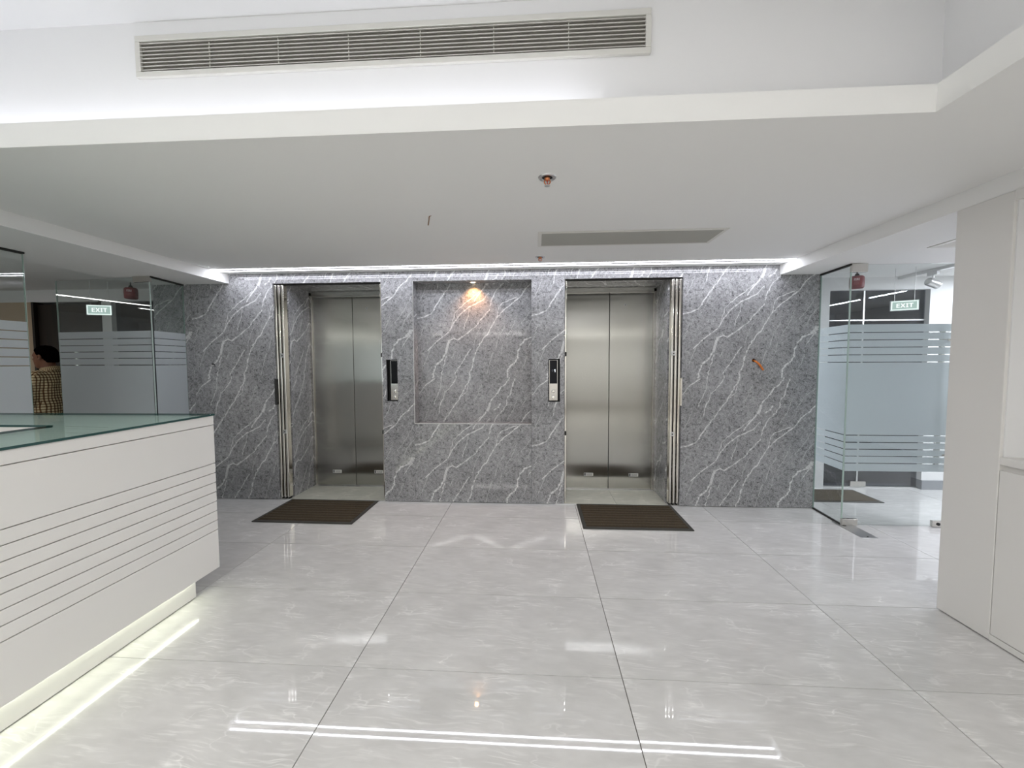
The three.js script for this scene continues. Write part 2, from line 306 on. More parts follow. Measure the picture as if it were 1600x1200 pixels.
// ------------------------------------------------------------------ lifts
const stickerM = std({ name: 'silver_sticker', roughness: 0.35, map: textTexture(128, 44, (x, w, h) => { x.fillStyle = '#d9d9d4'; x.fillRect(0, 0, w, h); x.fillStyle = '#55565a'; x.fillRect(4, 4, 22, h - 8); for (let i = 0; i < 6; i++) x.fillRect(34 + i * 14, 10, 9, 9); x.fillRect(34, 26, 80, 8); }) });
function elevator(o, lab, stickers) {
  const t = thing('elevator_entrance', lab, 'elevator', [o.c, 0, ED]);
  const w = 0.9, top = 2.1;
  for (const s of [-1, 1]) {
    const d = part('door_panel', metres(box(s < 0 ? -w / 2 : 0.0025, s < 0 ? -0.0025 : w / 2, 0.008, top, -0.045, -0.012, 0.003)), steelDoorM, t);
    const st = part('sticker', new THREE.PlaneGeometry(0.1, 0.034), stickerM, d);
    st.position.set(s < 0 ? stickers[0] : stickers[1], 0.166, -0.0113);
  }
  part('keyhole', new THREE.CircleGeometry(0.011, 20).translate(0.16, 1.97, -0.0113), aluminiumM, t);
  part('keyhole_core', new THREE.CircleGeometry(0.006, 16).translate(0.16, 1.97, -0.0108), darkM, t);
  part('jamb', box(-w / 2 - 0.04, -w / 2, 0, top + 0.04, -0.05, 0.004, 0.003), steelM, t);
  part('jamb', box(w / 2, w / 2 + 0.04, 0, top + 0.04, -0.05, 0.004, 0.003), steelM, t);
  part('header', metres(box(-w / 2 - 0.04, w / 2 + 0.04, top + 0.003, EH - 0.001, -0.05, 0.004, 0.003)), steelDoorM, t);
  part('header_lip', box(-w / 2 - 0.04, w / 2 + 0.04, top - 0.004, top + 0.003, -0.03, 0.008), steelM, t);
  part('sill', box(-w / 2 - 0.02, w / 2 + 0.02, 0, 0.008, -0.05, 0.02), aluminiumM, t);
  return t;
}
elevator(EL, 'brushed steel lift doors with the folded gate on the reception desk side', [-0.216, 0.258]);
elevator(ER, 'brushed steel lift doors beside the call panel showing 1', [-0.209, 0.267]);
// threshold tiles inside each recess
for (const [x0, x1, c, lab] of [[-1.652, EL.x1, EL.c, 'reception desk side lift'], [ER.x0, 2.078, ER.c, 'lift whose call panel shows 1']]) {
  const t = thing('threshold', 'pale cream tiled threshold in front of the ' + lab, 'threshold', [c, 0, 0]);
  part('tile', metres(box(x0 - c, -0.001, 0, 0.006, -0.44, -0.006), 0, 0, 0.83, 1.6), creamTileM, t);
  part('tile', metres(box(0.001, x1 - c, 0, 0.006, -0.44, -0.006), 0.3, 0.2, 0.83, 1.6), creamTileM, t);
  part('edge_strip', box(x0 - c - 0.09, x1 - c, 0, 0.007, -0.006, 0.002), aluminiumM, t);
}
// folding steel gates parked at the side of each opening
function gate(x, dir, strikeX, lab) {     // dir +1: first leaf nearest the outer edge of the opening
  const t = thing('folding_gate', lab, 'gate', [x, 0, -0.045]);
  for (let i = 0; i < 3; i++) {
    const cx = dir * (0.018 + i * 0.0345);
    const leaf = part('leaf', box(cx - 0.0125, cx + 0.0125, 0.02, 2.145, -0.035, 0.035, 0.009), polishedM, t);
    part('foot_guide', box(cx - 0.006, cx + 0.006, 0.004, 0.03, -0.02, 0.02), darkGapM, leaf);
    if (i === 0) {
      part('handle', box(cx - dir * 0.014 - 0.007, cx - dir * 0.014 + 0.007, 0.96, 1.22, 0.036, 0.062, 0.004), dir > 0 ? darkGapM : polishedM, leaf);
      for (const y of [0.98, 1.2]) part('handle_post', box(cx - dir * 0.014 - 0.004, cx - dir * 0.014 + 0.004, y - 0.008, y + 0.008, 0.03, 0.04), darkM, leaf);
    }
  }
  for (const y of [0.69, 1.45]) {
    const hx = dir * 0.076;
    const h = part('hinge', box(hx - 0.017, hx + 0.017, y - 0.02, y + 0.02, 0.03, 0.042, 0.003), aluminiumM, t);
    part('screw', cyl(0.006, 0.006, 0.006, 12).rotateX(Math.PI / 2).translate(hx, y, 0.043), darkM, h);
    part('latch', box(strikeX - x - 0.008, strikeX - x + 0.008, y - 0.02, y + 0.02, 0.02, 0.032, 0.003), darkGapM, t);
  }
  part('strike_post', box(strikeX - x - dir * 0.0 - 0.009, strikeX - x + 0.009, 0.006, 2.145, -0.03, 0.02, 0.005), polishedM, t);
  part('top_track', box(Math.min(0, strikeX - x), Math.max(0, strikeX - x), 2.146, 2.154, -0.03, 0.02), darkGapM, t);
}
gate(EL.x0, 1, EL.x1 - 0.01, 'stacked polished steel folding gate with a dark pull handle');
gate(ER.x1, -1, ER.x0 + 0.011, 'stacked polished steel folding gate with a bright steel pull handle');

// ------------------------------------------------------------------ call panels
function callPanel(r, off, lit, lab) {
  const cx = (r[0] + r[1]) / 2, cy = (r[2] + r[3]) / 2, w = r[1] - r[0], h = r[3] - r[2];
  const t = thing('call_panel', lab, 'call panel', [cx, cy, 0]);
  const b = 0.003;
  part('back_box', mergeGeometries([box(-w / 2, w / 2, -h / 2, h / 2, -0.07, -0.066), box(-w / 2 - b, -w / 2, -h / 2, h / 2, -0.07, -0.03), box(w / 2, w / 2 + b, -h / 2, h / 2, -0.07, -0.03), box(-w / 2, w / 2, h / 2, h / 2 + b, -0.07, -0.03), box(-w / 2, w / 2, -h / 2 - b, -h / 2, -0.07, -0.03)]), darkM, t);
  const pw = 0.082, x0 = -w / 2 + off, x1 = x0 + pw;
  const plate = part('face_plate', box(x0, x1, -h / 2 + 0.012, h / 2 - 0.008, -0.062, -0.012, 0.002), steelM, t);
  const map = textTexture(128, 384, (x, W, HH) => { x.fillStyle = '#0b0c0e'; x.fillRect(0, 0, W, HH); if (lit) { x.fillStyle = '#e9f0ff'; x.font = 'bold 66px sans-serif'; x.fillText('1', 70, 195); x.globalAlpha = 0.35; x.fillRect(46, 152, 8, 10); x.fillRect(46, 178, 8, 10); x.fillRect(36, 165, 8, 8); } });
  const scr = part('display', metres(box(x0 + 0.005, x1 - 0.005, h / 2 - 0.235, h / 2 - 0.012, -0.0125, -0.0105), x0 + 0.005, h / 2 - 0.235, 1 / 0.072, 1 / 0.223), lit ? phys({ name: 'lit_display', color: 0x0a0b0c, roughness: 0.06, specularIntensity: 0.25, emissive: 0xffffff, emissiveMap: map, emissiveIntensity: 1.2 }) : screenM, plate);
  for (const y of [-0.105, -0.165]) {
    const bt = part('button', lathe([[0, 0.006], [0.012, 0.006], [0.0145, 0.004], [0.016, 0]], 24).rotateX(Math.PI / 2).translate((x0 + x1) / 2, y, -0.012), polishedM, plate);
    part('button_ring', new THREE.TorusGeometry(0.0175, 0.002, 8, 24).translate((x0 + x1) / 2, y, -0.0115), aluminiumM, bt);
  }
}
callPanel(CALL_L, 0.04, false, 'recessed lift call panel with a blank black display and two round buttons');
callPanel(CALL_R, 0.008, true, 'recessed lift call panel whose black display shows 1');

// ------------------------------------------------------------------ holes with cables in the marble
{
  const t = thing('cable_stub', 'short orange cable poking out of a round hole in the marble', 'cable', [HOLE_R[0], HOLE_R[1], 0]);
  part('hole_sleeve', new THREE.CylinderGeometry(0.0172, 0.0172, 0.05, 24, 1, true).rotateX(Math.PI / 2).translate(0, 0, -0.028), darkM, t);
  const c = part('conduit', tube([[0, 0.004, -0.05], [0.012, -0.006, -0.008], [0.035, -0.03, 0.014], [0.075, -0.09, 0.022]], 0.0085, 40, 10), orangeM, t);
  for (let i = 0; i < 4; i++) { const k = i / 4; part('ring', new THREE.TorusGeometry(0.009, 0.002, 6, 16).rotateX(1.2).rotateZ(0.6).translate(0.036 + k * 0.036, -0.034 - k * 0.052, 0.0145 + k * 0.007), copperM, c); }
  const u = thing('cable_hole', 'small round hole in the marble with a stub of black wire', 'cable', [HOLE_L[0], HOLE_L[1], 0]);
  part('hole_sleeve', new THREE.CylinderGeometry(0.0112, 0.0112, 0.05, 20, 1, true).rotateX(Math.PI / 2).translate(0, 0, -0.028), darkM, u);
  part('wire', tube([[0, 0, -0.04], [0.004, 0.002, 0], [0.02, 0.004, 0.012], [0.032, -0.01, 0.01]], 0.004, 20, 8), darkM, u);
}

// ------------------------------------------------------------------ niche downlight
{
  const x = 0.213, z = -0.095, t = thing('niche_downlight', 'small warm downlight in the top of the marble niche', 'light', [x, NY1, z]);
  part('trim_ring', lathe([[0.022, -0.001], [0.034, -0.004], [0.036, 0], [0.022, 0.001]], 28), aluminiumM, t);
  part('lens', cyl(0.021, 0.021, 0.003, 24).translate(0, -0.0015, 0), led(0xffdcb0, 5), t);
  const s = new THREE.SpotLight(WARM, LIGHT.spot, 6, 1.05, 0.8, 2); s.name = 'niche_spot'; s.position.set(x, NY1 - 0.012, z); s.target.position.set(x, 0.8, z - 0.03); s.castShadow = true; s.shadow.radius = 0.8; scene.add(s, s.target);
}

// ------------------------------------------------------------------ door mats
const matTex = dataTexture(512, 256, (u, v, x, y) => { const n = hash(x, y, 6), m = hash(x >> 1, y >> 1, 8), r = Math.sin(v * Math.PI * 2 * 9) * 0.5 + 0.5; const b = 42 + n * 40 + m * 18 + (n > 0.95 ? 60 : 0) - r * 7; return [b * 1.0, b * 0.87, b * 0.65]; });
const matM = std({ name: 'brown_carpet_pile', map: matTex, roughness: 1 });
const matRibM = std({ name: 'dark_brown_rib', map: matTex, color: 0xd2c4b4, roughness: 1 });
const rubberM = std({ name: 'black_rubber_border', color: 0x3c3b36, roughness: 0.7 });
function doorMat(x0, x1, skew, lab) {
  const w = x1 - x0, d = 0.575, t = thing('door_mat', lab, 'mat', [(x0 + x1) / 2, 0, 0.003 + d / 2]);
  const s = rectShape(-w / 2, w / 2, -d / 2, d / 2);
  const g = new THREE.ExtrudeGeometry(s, { depth: 0.004, bevelEnabled: true, bevelSize: 0.003, bevelThickness: 0.003, bevelOffset: -0.003, bevelSegments: 1 }); g.rotateX(-Math.PI / 2); g.translate(0, 0.003, 0);
  part('rubber_border', g, rubberM, t);
  const m = 0.03, n = 18, iw = w - 2 * m, id = d - 2 * m, step = id / n;
  for (let i = 0; i < n; i++) part('carpet_rib', metres(box(-iw / 2, iw / 2, 0.0065, i % 2 ? 0.0115 : 0.0135, -id / 2 + i * step, -id / 2 + (i + 1) * step - 0.0008, 0.0015), i * 0.13, 0, 1.6, 3.2), i % 2 ? matRibM : matM, t);
  t.rotation.y = skew;
}
doorMat(-1.632, -0.735, -0.012, 'brown ribbed door mat before the lift on the reception desk side');
doorMat(1.215, 2.108, 0.0, 'brown ribbed door mat before the lift beside the lit call panel');

// ------------------------------------------------------------------ ceiling fittings
{
  // long grille in the tray riser
  const x0 = -0.877, x1 = 1.283, y0 = 2.594, y1 = 2.765, z = TZ0 - CV, t = thing('air_grille', 'long off-white louvred air grille high on the cove-lit tray wall', 'grille', [(x0 + x1) / 2, (y0 + y1) / 2, z]);
  const w = x1 - x0, h = y1 - y0, f = 0.024;
  for (const [a, b, c, d] of [[-w / 2, w / 2, h / 2 - f, h / 2], [-w / 2, w / 2, -h / 2, -h / 2 + f], [-w / 2, -w / 2 + f * 0.9, -h / 2 + f, h / 2 - f], [w / 2 - f * 0.9, w / 2, -h / 2 + f, h / 2 - f]]) part('frame', box(a, b, c, d, 0, 0.016, 0.003), grilleM, t);
  part('duct_back', box(-w / 2 + f * 0.9, w / 2 - f * 0.9, -h / 2 + f, h / 2 - f, 0, 0.0015), grilleBackM, t);
  const ih = h - 2 * f, iw = w - 1.8 * f;
  for (let i = 0; i < 8; i++) { const s = part('slat', new THREE.BoxGeometry(iw, 0.0022, 0.013), grilleM, t); s.rotation.x = 0.35; s.position.set(0, -ih / 2 + (i + 0.5) * ih / 8, 0.0085); }
  for (let i = 1; i <= 6; i++) part('divider', box(-iw / 2 + i * iw / 7 - 0.0018, -iw / 2 + i * iw / 7 + 0.0018, -ih / 2, ih / 2, 0.002, 0.006), grilleM, t);
}
{
  const x0 = 0.842, x1 = 2.098, z0 = 0.755, z1 = 1.088, t = thing('ceiling_diffuser', 'flat linear slot grille set in the low ceiling', 'grille', [(x0 + x1) / 2, H, (z0 + z1) / 2]);
  const w = x1 - x0, d = z1 - z0, f = 0.025;
  for (const [a, b, c, e] of [[-w / 2, w / 2, -d / 2, -d / 2 + f], [-w / 2, w / 2, d / 2 - f, d / 2], [-w / 2, -w / 2 + f, -d / 2 + f, d / 2 - f], [w / 2 - f, w / 2, -d / 2 + f, d / 2 - f]]) part('frame', box(a, b, -0.006, 0, c, e, 0.002), grilleM, t);
  part('duct_back', box(-w / 2 + f, w / 2 - f, -0.001, 0, -d / 2 + f, d / 2 - f), diffuserBackM, t);
  const n = 13, id = d - 2 * f;
  for (let i = 0; i < n; i++) { const s = part('slat', new THREE.BoxGeometry(w - 2 * f, 0.0016, 0.011), diffuserM, t); s.rotation.x = -0.5; s.position.set(0, -0.0045, -id / 2 + (i + 0.5) * id / n); }
}
function sprinkler(x, z, lab) {
  const t = thing('sprinkler', lab, 'sprinkler', [x, H, z]);
  part('escutcheon', lathe([[0.024, 0.004], [0.026, -0.004], [0.038, -0.007], [0.042, -0.003], [0.043, 0.001]], 32), aluminiumM, t);
  part('recess_cup', cyl(0.025, 0.025, 0.002, 24).translate(0, -0.001, 0), darkM, t);
  part('body', lathe([[0, 0], [0.013, 0], [0.013, -0.008], [0.009, -0.012], [0.008, -0.016], [0, -0.016]], 16), copperM, t);
  for (const s of [-1, 1]) part('frame_arm', tube([[s * 0.009, -0.01, 0], [s * 0.014, -0.022, 0], [s * 0.003, -0.038, 0]], 0.003, 12, 6), copperM, t);
  part('bulb', cyl(0.0025, 0.0025, 0.02, 10).translate(0, -0.026, 0), std({ name: 'red_glass_bulb', color: 0xc43a20, roughness: 0.2 }), t);
  part('deflector', cyl(0.014, 0.012, 0.002, 20).translate(0, -0.04, 0), aluminiumM, t);
}
sprinkler(0.881, 1.895, 'copper sprinkler head in the ceiling nearer the tray lip');
sprinkler(0.862, 0.438, 'copper sprinkler head close to the wall light profile');
single('ceiling_wire', 'short bent wire stub hanging from the ceiling between grille and tray', 'wire', tube([[0.205, H + 0.002, 1.438], [0.19, H - 0.002, 1.43], [0.184, H - 0.02, 1.42], [0.175, H - 0.045, 1.405]], 0.0035, 20, 6), std({ name: 'brown_wire', color: 0x8a6a50, roughness: 0.7 }));

// ------------------------------------------------------------------ reception desk
{
  const xf = -1.10, z0 = 1.575, z1 = 6.2, top = 1.062, hb = 0.136, t = thing('reception_desk', 'long warm white reception desk with grooved front and glass counter', 'desk', [xf, 0, z0]);
  const L = z1 - z0;
  part('plinth', box(-0.42, -0.066, 0.006, hb + 0.01, 0.105, L - 0.1), deskM, t); part('plinth', box(-1.35, -0.42, 0.006, hb + 0.01, 0.105, 0.40), deskM, t);
  for (const [x, z] of [[-0.24, 0.3], [-0.24, 1.5], [-0.24, 2.7], [-0.24, 3.9], [-1.2, 0.25]]) part('levelling_foot', cyl(0.02, 0.025, 0.008, 16).translate(x, 0.004, z), darkGapM, t);
  part('front_backing', box(-0.06, -0.018, hb + 0.002, top - 0.002, 0.004, L), deskM, t);
  const grooves = [1.007, 0.776, 0.718, 0.66, 0.602, 0.544, 0.486, 0.428, 0.37];
  let hi = top; for (const y of [...grooves, hb]) { part('front_board', box(-0.02, 0, y + (y === hb ? 0 : 0.002), hi, 0, L, 0.0018), deskM, t); hi = y - 0.002; }
  part('underside', box(-0.45, -0.02, hb, hb + 0.02, 0.02, L), deskM, t); part('underside', box(-1.4, -0.45, hb, hb + 0.02, 0.02, 0.44), deskM, t);
  part('staff_side_panel', box(-0.45, -0.43, hb, 0.72, 0.44, L), deskM, t); part('staff_side_panel', box(-1.4, -0.45, hb, 0.72, 0.42, 0.44), deskM, t);
  part('end_panel', box(-1.4, -0.02, hb, top - 0.001, 0, 0.02, 0.002), deskM, t);
  part('counter_shelf', box(-0.45, -0.02, top - 0.03, top, 0.02, L, 0.002), deskM, t);
  part('counter_shelf', box(-1.4, -0.45, top - 0.03, top, 0.02, 0.46, 0.002), deskM, t);
  part('work_surface', box(-0.86, -0.06, 0.72, 0.75, 0.02, L, 0.002), std({ name: 'ivory_worktop', color: 0xf1ecdf, roughness: 0.4 }), t);
  // L shaped glass counter
  const s = new THREE.Shape(); s.moveTo(0.004, 0.004); s.lineTo(-1.41, 0.004); s.lineTo(-1.41, -0.455); s.lineTo(-0.45, -0.455); s.lineTo(-0.45, -L); s.lineTo(0.004, -L); s.closePath();
  const g = new THREE.ExtrudeGeometry(s, { depth: 0.0085, bevelEnabled: true, bevelSize: 0.001, bevelThickness: 0.001, bevelSegments: 1, bevelOffset: -0.001 }); g.rotateX(-Math.PI / 2); g.translate(0, top + 0.0015, 0);
  part('glass_counter', g, phys({ name: 'green_counter_glass', color: new THREE.Color().setRGB(0.88, 0.945, 0.925), transmission: 1, thickness: 0, roughness: 0.0, ior: 1.45, specularIntensity: 0.4 }), t);
  const edgeM = phys({ name: 'dark_green_glass_edge', color: new THREE.Color().setRGB(0.035, 0.085, 0.08), roughness: 0.1 });
  part('glass_edge', box(0.004, 0.0052, top + 0.0005, top + 0.011, -0.004, L), edgeM, t); part('glass_edge', box(-1.41, -0.45, top + 0.0005, top + 0.011, 0.455, 0.4562), edgeM, t); part('glass_edge', box(-0.4512, -0.45, top + 0.0005, top + 0.011, 0.455, L), edgeM, t); part('glass_edge', box(-1.41, 0.004, top + 0.0005, top + 0.011, -0.0052, -0.004), edgeM, t);
  part('led_strip', box(-0.0575, -0.0525, hb - 0.006, hb, 0.11, L - 0.1), led(GREENISH, 8), t);
  areaLight('desk_strip_area', L - 0.21, 0.005, GREENISH, LIGHT.desk, [xf - 0.056, hb - 0.008, z0 + L / 2], [xf - 0.056, -1, z0 + L / 2]).rotateZ(Math.PI / 2);
}

// ------------------------------------------------------------------ built-in cabinet on the right
{
  const x = 3.04, z0 = 1.562, z1 = 4.6, t = thing('built_in_cabinet', 'white built-in cabinet wall with an open niche over a flush door', 'cabinet', [x, 0, z0]);
  const d = 0.46, L = z1 - z0, n0 = 0.262;
  for (const z of [0.15, 1.2, 2.2]) part('levelling_foot', cyl(0.02, 0.025, 0.008, 16).translate(d / 2, 0.004, z), darkGapM, t);
  part('end_panel', box(0, d, 0.006, SOF - 0.001, 0, n0, 0.004), laminateM, t);
  part('top_panel', box(0, d, 2.113, SOF - 0.001, n0, L), laminateM, t);
  part('niche_back', box(d - 0.02, d, 0.912, 2.113, n0, L), wallM, t);
  part('niche_jamb', box(0.012, d - 0.02, 0.912, 2.113, n0, n0 + 0.006), wallM, t);
  part('ledge', box(0, d, 0.875, 0.912, n0, L, 0.002), laminateM, t);
  part('shadow_rail', box(0.02, d, 0.84, 0.875, n0, L), laminateM, t);
  part('carcass', box(0.022, d, 0.006, 0.84, n0, L), laminateM, t);
  part('base_rail', box(0, 0.02, 0.006, 0.036, n0, L, 0.001), laminateM, t);
  for (let i = 0; i < 3; i++) part('cabinet_door', box(0, 0.02, 0.04, 0.848, n0 + 0.004 + i * 0.92, n0 + i * 0.92 + 0.918, 0.0015), laminateM, t);
}

// ------------------------------------------------------------------ glass partitions
const CUT = [1.675, 1.605, 1.545, 1.485, 1.424, 1.363, 0.760, 0.701, 0.643, 0.585, 0.526, 0.457];
function glassLeaf(t, len, h = 2.15, y0 = 0.008, edges = [1, 1]) {   // along +x from the group's origin
  const p = part('pane', box(0, len, y0, h, -0.006, 0.006), glassM, t);
  for (let i = 0; i + 1 < CUT.length; i++) part('frosted_band', box(0.004, len - 0.004, CUT[i + 1] + 0.0035, CUT[i] - 0.0035, -0.0076, -0.0066), filmM, p);
  if (edges[0]) part('pane_edge', box(-0.002, 0, y0, h, -0.006, 0.006), glassEdgeM, p);
  if (edges[1]) part('pane_edge', box(len, len + 0.002, y0, h, -0.006, 0.006), glassEdgeM, p);
  return p;
}
function patch(t, x0, x1, y0, y1, name = 'patch_fitting') { return part(name, box(x0, x1, y0, y1, -0.013, 0.013, 0.003), steelM, t); }
// side pane by the marble, right
{
  const t = thing('glass_side_pane', 'narrow fixed glass pane between marble and open door beside the corridor', 'glass pane', [3.405, 0, 0.004]); t.rotation.y = -Math.PI / 2 - 0.07;
  glassLeaf(t, 0.385, 2.15, 0.012, [1, 1]);
  part('top_channel', box(0, 0.4, 2.146, 2.159, -0.012, 0.012), darkGapM, t); part('floor_channel', box(0, 0.385, 0, 0.012, -0.008, 0.008), darkGapM, t);
}
{
  const t = thing('glass_door', 'frosted glass door standing open over the floor spring plate', 'door', [3.378, 0, 0.395]);
  glassLeaf(t, 0.87);
  patch(t, -0.006, 0.118, 2.09, 2.158); patch(t, -0.006, 0.118, 0.004, 0.06);
  const lk = patch(t, 0.706, 0.80, 0.006, 0.056, 'corner_lock'); part('lock_cylinder', cyl(0.012, 0.012, 0.006, 20).rotateX(Math.PI / 2).translate(0.75, 0.03, 0.015), darkM, lk);
  const hd = part('pull_handle', cyl(0.019, 0.019, 1.2, 24).translate(0.775, 1.07, -0.06), polishedM, t);
  for (const y of [0.6, 1.54]) part('standoff', cyl(0.009, 0.009, 0.06, 14).rotateX(Math.PI / 2).translate(0.775, y, -0.03), polishedM, hd);
  const h2 = part('pull_handle', cyl(0.016, 0.016, 0.5, 24).translate(0.86, 0.84, 0.055), polishedM, t);
  for (const y of [0.62, 1.08]) part('standoff', cyl(0.008, 0.008, 0.05, 14).rotateX(Math.PI / 2).translate(0.86, y, 0.03), darkGapM, h2);
}
{
  const t = thing('floor_spring_plate', 'brushed steel floor spring cover plate let into the floor tiles', 'floor spring', [3.412, 0, 0.48]);
  part('plate', box(-0.062, 0.062, 0, 0.003, -0.165, 0.165, 0.001), aluminiumM, t); part('spindle', cyl(0.018, 0.018, 0.004, 20).translate(-0.02, 0.003, -0.08), darkGapM, t);
  for (const z of [-0.14, 0.14]) part('screw', cyl(0.006, 0.006, 0.004, 12).translate(0, 0.002, z), darkGapM, t);
}
// left side
{
  const t = thing('glass_side_pane', 'narrow fixed glass pane between marble and open door behind the reception desk', 'glass pane', [-2.68, 0, 0.004]); t.rotation.y = -Math.PI / 2 + 0.13;
  glassLeaf(t, 0.39, 2.15, 0.012, [1, 0]);
  part('top_channel', box(0, 0.4, 2.146, 2.159, -0.012, 0.012), darkGapM, t); part('floor_channel', box(0, 0.385, 0, 0.012, -0.008, 0.008), darkGapM, t);
}
{
  const t = thing('glass_door', 'frosted glass door standing open behind the reception desk by the person', 'door', [-2.628, 0, 0.402]); t.rotation.y = Math.PI - 0.099 + 0.198;
  t.rotation.y = Math.PI - 0.0985;
  glassLeaf(t, 1.03);
  patch(t, -0.006, 0.165, 2.105, 2.158); patch(t, -0.006, 0.165, 0.004, 0.06);
  const hd = part('pull_handle', cyl(0.016, 0.016, 0.9, 24).translate(0.93, 1.05, 0.06), polishedM, t);
  for (const y of [0.7, 1.4]) part('standoff', cyl(0.008, 0.008, 0.06, 14).rotateX(Math.PI / 2).translate(0.93, y, 0.03), polishedM, hd);
}
{
  const t = thing('glass_partition', 'fixed frosted glass partition behind the reception desk with bright cut edge', 'partition', [-2.77, 0, 1.198]); t.rotation.y = -Math.PI / 2;
  glassLeaf(t, 3.0, 2.15, 0.012, [1, 1]);
  part('top_channel', box(-0.004, 3.0, 2.146, 2.159, -0.014, 0.014), darkGapM, t); part('floor_channel', box(0, 3.0, 0, 0.012, -0.008, 0.008), darkGapM, t);
}

// ------------------------------------------------------------------ corridor beyond the glass, right
const smokedM = phys({ name: 'smoked_glass', color: new THREE.Color().setRGB(0.50, 0.53, 0.58), transmission: 1, thickness: 0, roughness: 0, ior: 1.6 });
const skirtM = std({ name: 'grey_skirting', color: 0x8f9296, roughness: 0.5 });
{
  const w = structure('wall_1', 'white corridor wall with a dark glazed opening');
  part('header', mbox(3.41, WR, 2.12, H, ZB - 0.12, ZB), wallM, w); part('pier', mbox(3.41, 3.93, 0, 2.12, ZB - 0.12, ZB), wallM, w); part('pier', mbox(4.93, WR, 0.1, 2.12, ZB - 0.12, ZB), wallM, w);
  part('skirting', box(4.93, WR, 0, 0.1, ZB - 0.12, ZB + 0.008), skirtM, w);
  const r = structure('wall_2', 'white walls of the unlit room behind the corridor screen');
  part('back', mbox(3.26, WR, 0, H, ZD - 0.15, ZD), wallM, r); part('side', mbox(3.26, 3.41, 0, H, ZD, ZB), wallM, r);
  const d = thing('glazed_screen', 'smoked glass screen with a slim mullion in the corridor wall', 'window', [3.93, 0, ZB - 0.06]);
  for (const [a, b] of [[0, 0.375], [0.39, 1.0]]) part('pane', box(a, b, 0.01, 2.12, -0.005, 0.005), smokedM, d);
  part('mullion', box(0.375, 0.39, 0.01, 2.12, -0.012, 0.012), aluminiumM, d); part('transom', box(0, 1.0, 1.8, 1.812, 0.005, 0.02), aluminiumM, d);
  patch(d, 0.30, 0.46, 0.012, 0.07).position.z = 0.02; part('sill_rail', box(0, 1.0, 0, 0.012, -0.02, 0.02), aluminiumM, d);
}
{
  const t = thing('corridor_mat', 'dark grey mat on the corridor floor behind the glass door', 'mat', [3.86, 0, -0.36]);
  part('rubber_border', box(-0.34, 0.33, 0, 0.006, -0.22, 0.18, 0.002), rubberM, t); part('carpet', metres(box(-0.31, 0.30, 0.004, 0.011, -0.19, 0.15, 0.002), 0, 0, 1.6, 3.2), matM, t);
}
const exitTex = textTexture(256, 128, (x, w, h) => { x.fillStyle = '#9fb4ae'; x.fillRect(0, 0, w, h); x.strokeStyle = '#f4fffb'; x.lineWidth = 12; x.strokeRect(8, 8, w - 16, h - 16); x.fillStyle = '#ffffff'; x.font = 'bold 78px sans-serif'; x.textAlign = 'center'; x.fillText('EXIT', w / 2, 92); });
function exitSign(pos, ry, lab, w = 0.2, h = 0.095) {
  const t = thing('exit_sign', lab, 'sign', pos); t.rotation.y = ry;
  part('light_box', box(-w / 2, w / 2, -h / 2, h / 2, -0.012, 0.012, 0.003), std({ name: 'white_sign_case', color: 0xe9efee, roughness: 0.4 }), t);
  const f = part('sign_face', new THREE.PlaneGeometry(w - 0.008, h - 0.008), std({ name: 'lit_exit_face', color: 0x777777, map: exitTex, emissive: 0xffffff, emissiveMap: exitTex, emissiveIntensity: 0.75, roughness: 0.4 }), t); f.position.z = 0.0125;
  for (const s of [-1, 1]) part('hanger', cyl(0.002, 0.002, H - pos[1] - h / 2, 8).translate(s * w * 0.35, h / 2 + (H - pos[1] - h / 2) / 2, 0), aluminiumM, t);
}
exitSign([4.30, 1.895, -0.2], -0.5, 'lit EXIT sign hanging in the corridor behind the glass door beside the marble');
const fireTex = textTexture(256, 160, (x, w, h) => { x.fillStyle = '#8d2f36'; x.fillRect(0, 0, w, h); x.fillStyle = '#f3e6e6'; x.font = 'bold 62px sans-serif'; x.textAlign = 'center'; x.fillText('FIRE', w / 2, 66); x.globalAlpha = 0.55; x.lineWidth = 5; x.strokeStyle = '#f3e6e6'; for (let i = 0; i < 4; i++) { x.beginPath(); x.moveTo(70 + i * 30, 140); x.lineTo(90 + i * 30, 92); x.stroke(); } });
const redM = std({ name: 'dark_red_enamel', color: 0x7e262e, roughness: 0.4 });
function fireUnit(pos, lab, ry) {
  const t = thing('fire_unit', lab, 'fire alarm', pos); t.rotation.y = ry;
  part('body', lathe([[0, -0.062], [0.048, -0.062], [0.056, -0.052], [0.058, 0], [0.056, 0.042], [0.046, 0.054], [0, 0.058]], 32), redM, t);
  part('label', new THREE.CylinderGeometry(0.0585, 0.0585, 0.075, 24, 1, true, -0.75, 1.5), std({ name: 'fire_label', map: fireTex, roughness: 0.4 }), t);
  part('cap', cyl(0.014, 0.02, 0.022, 16).translate(0, 0.066, 0), darkGapM, t);
  part('stem', cyl(0.006, 0.006, H - pos[1] - 0.07, 10).translate(0, 0.07 + (H - pos[1] - 0.07) / 2, 0), darkGapM, t);
}
fireUnit([3.88, 2.125, -0.22], 'dark red fire unit lettered FIRE hanging in the corridor beside the marble', -0.65);
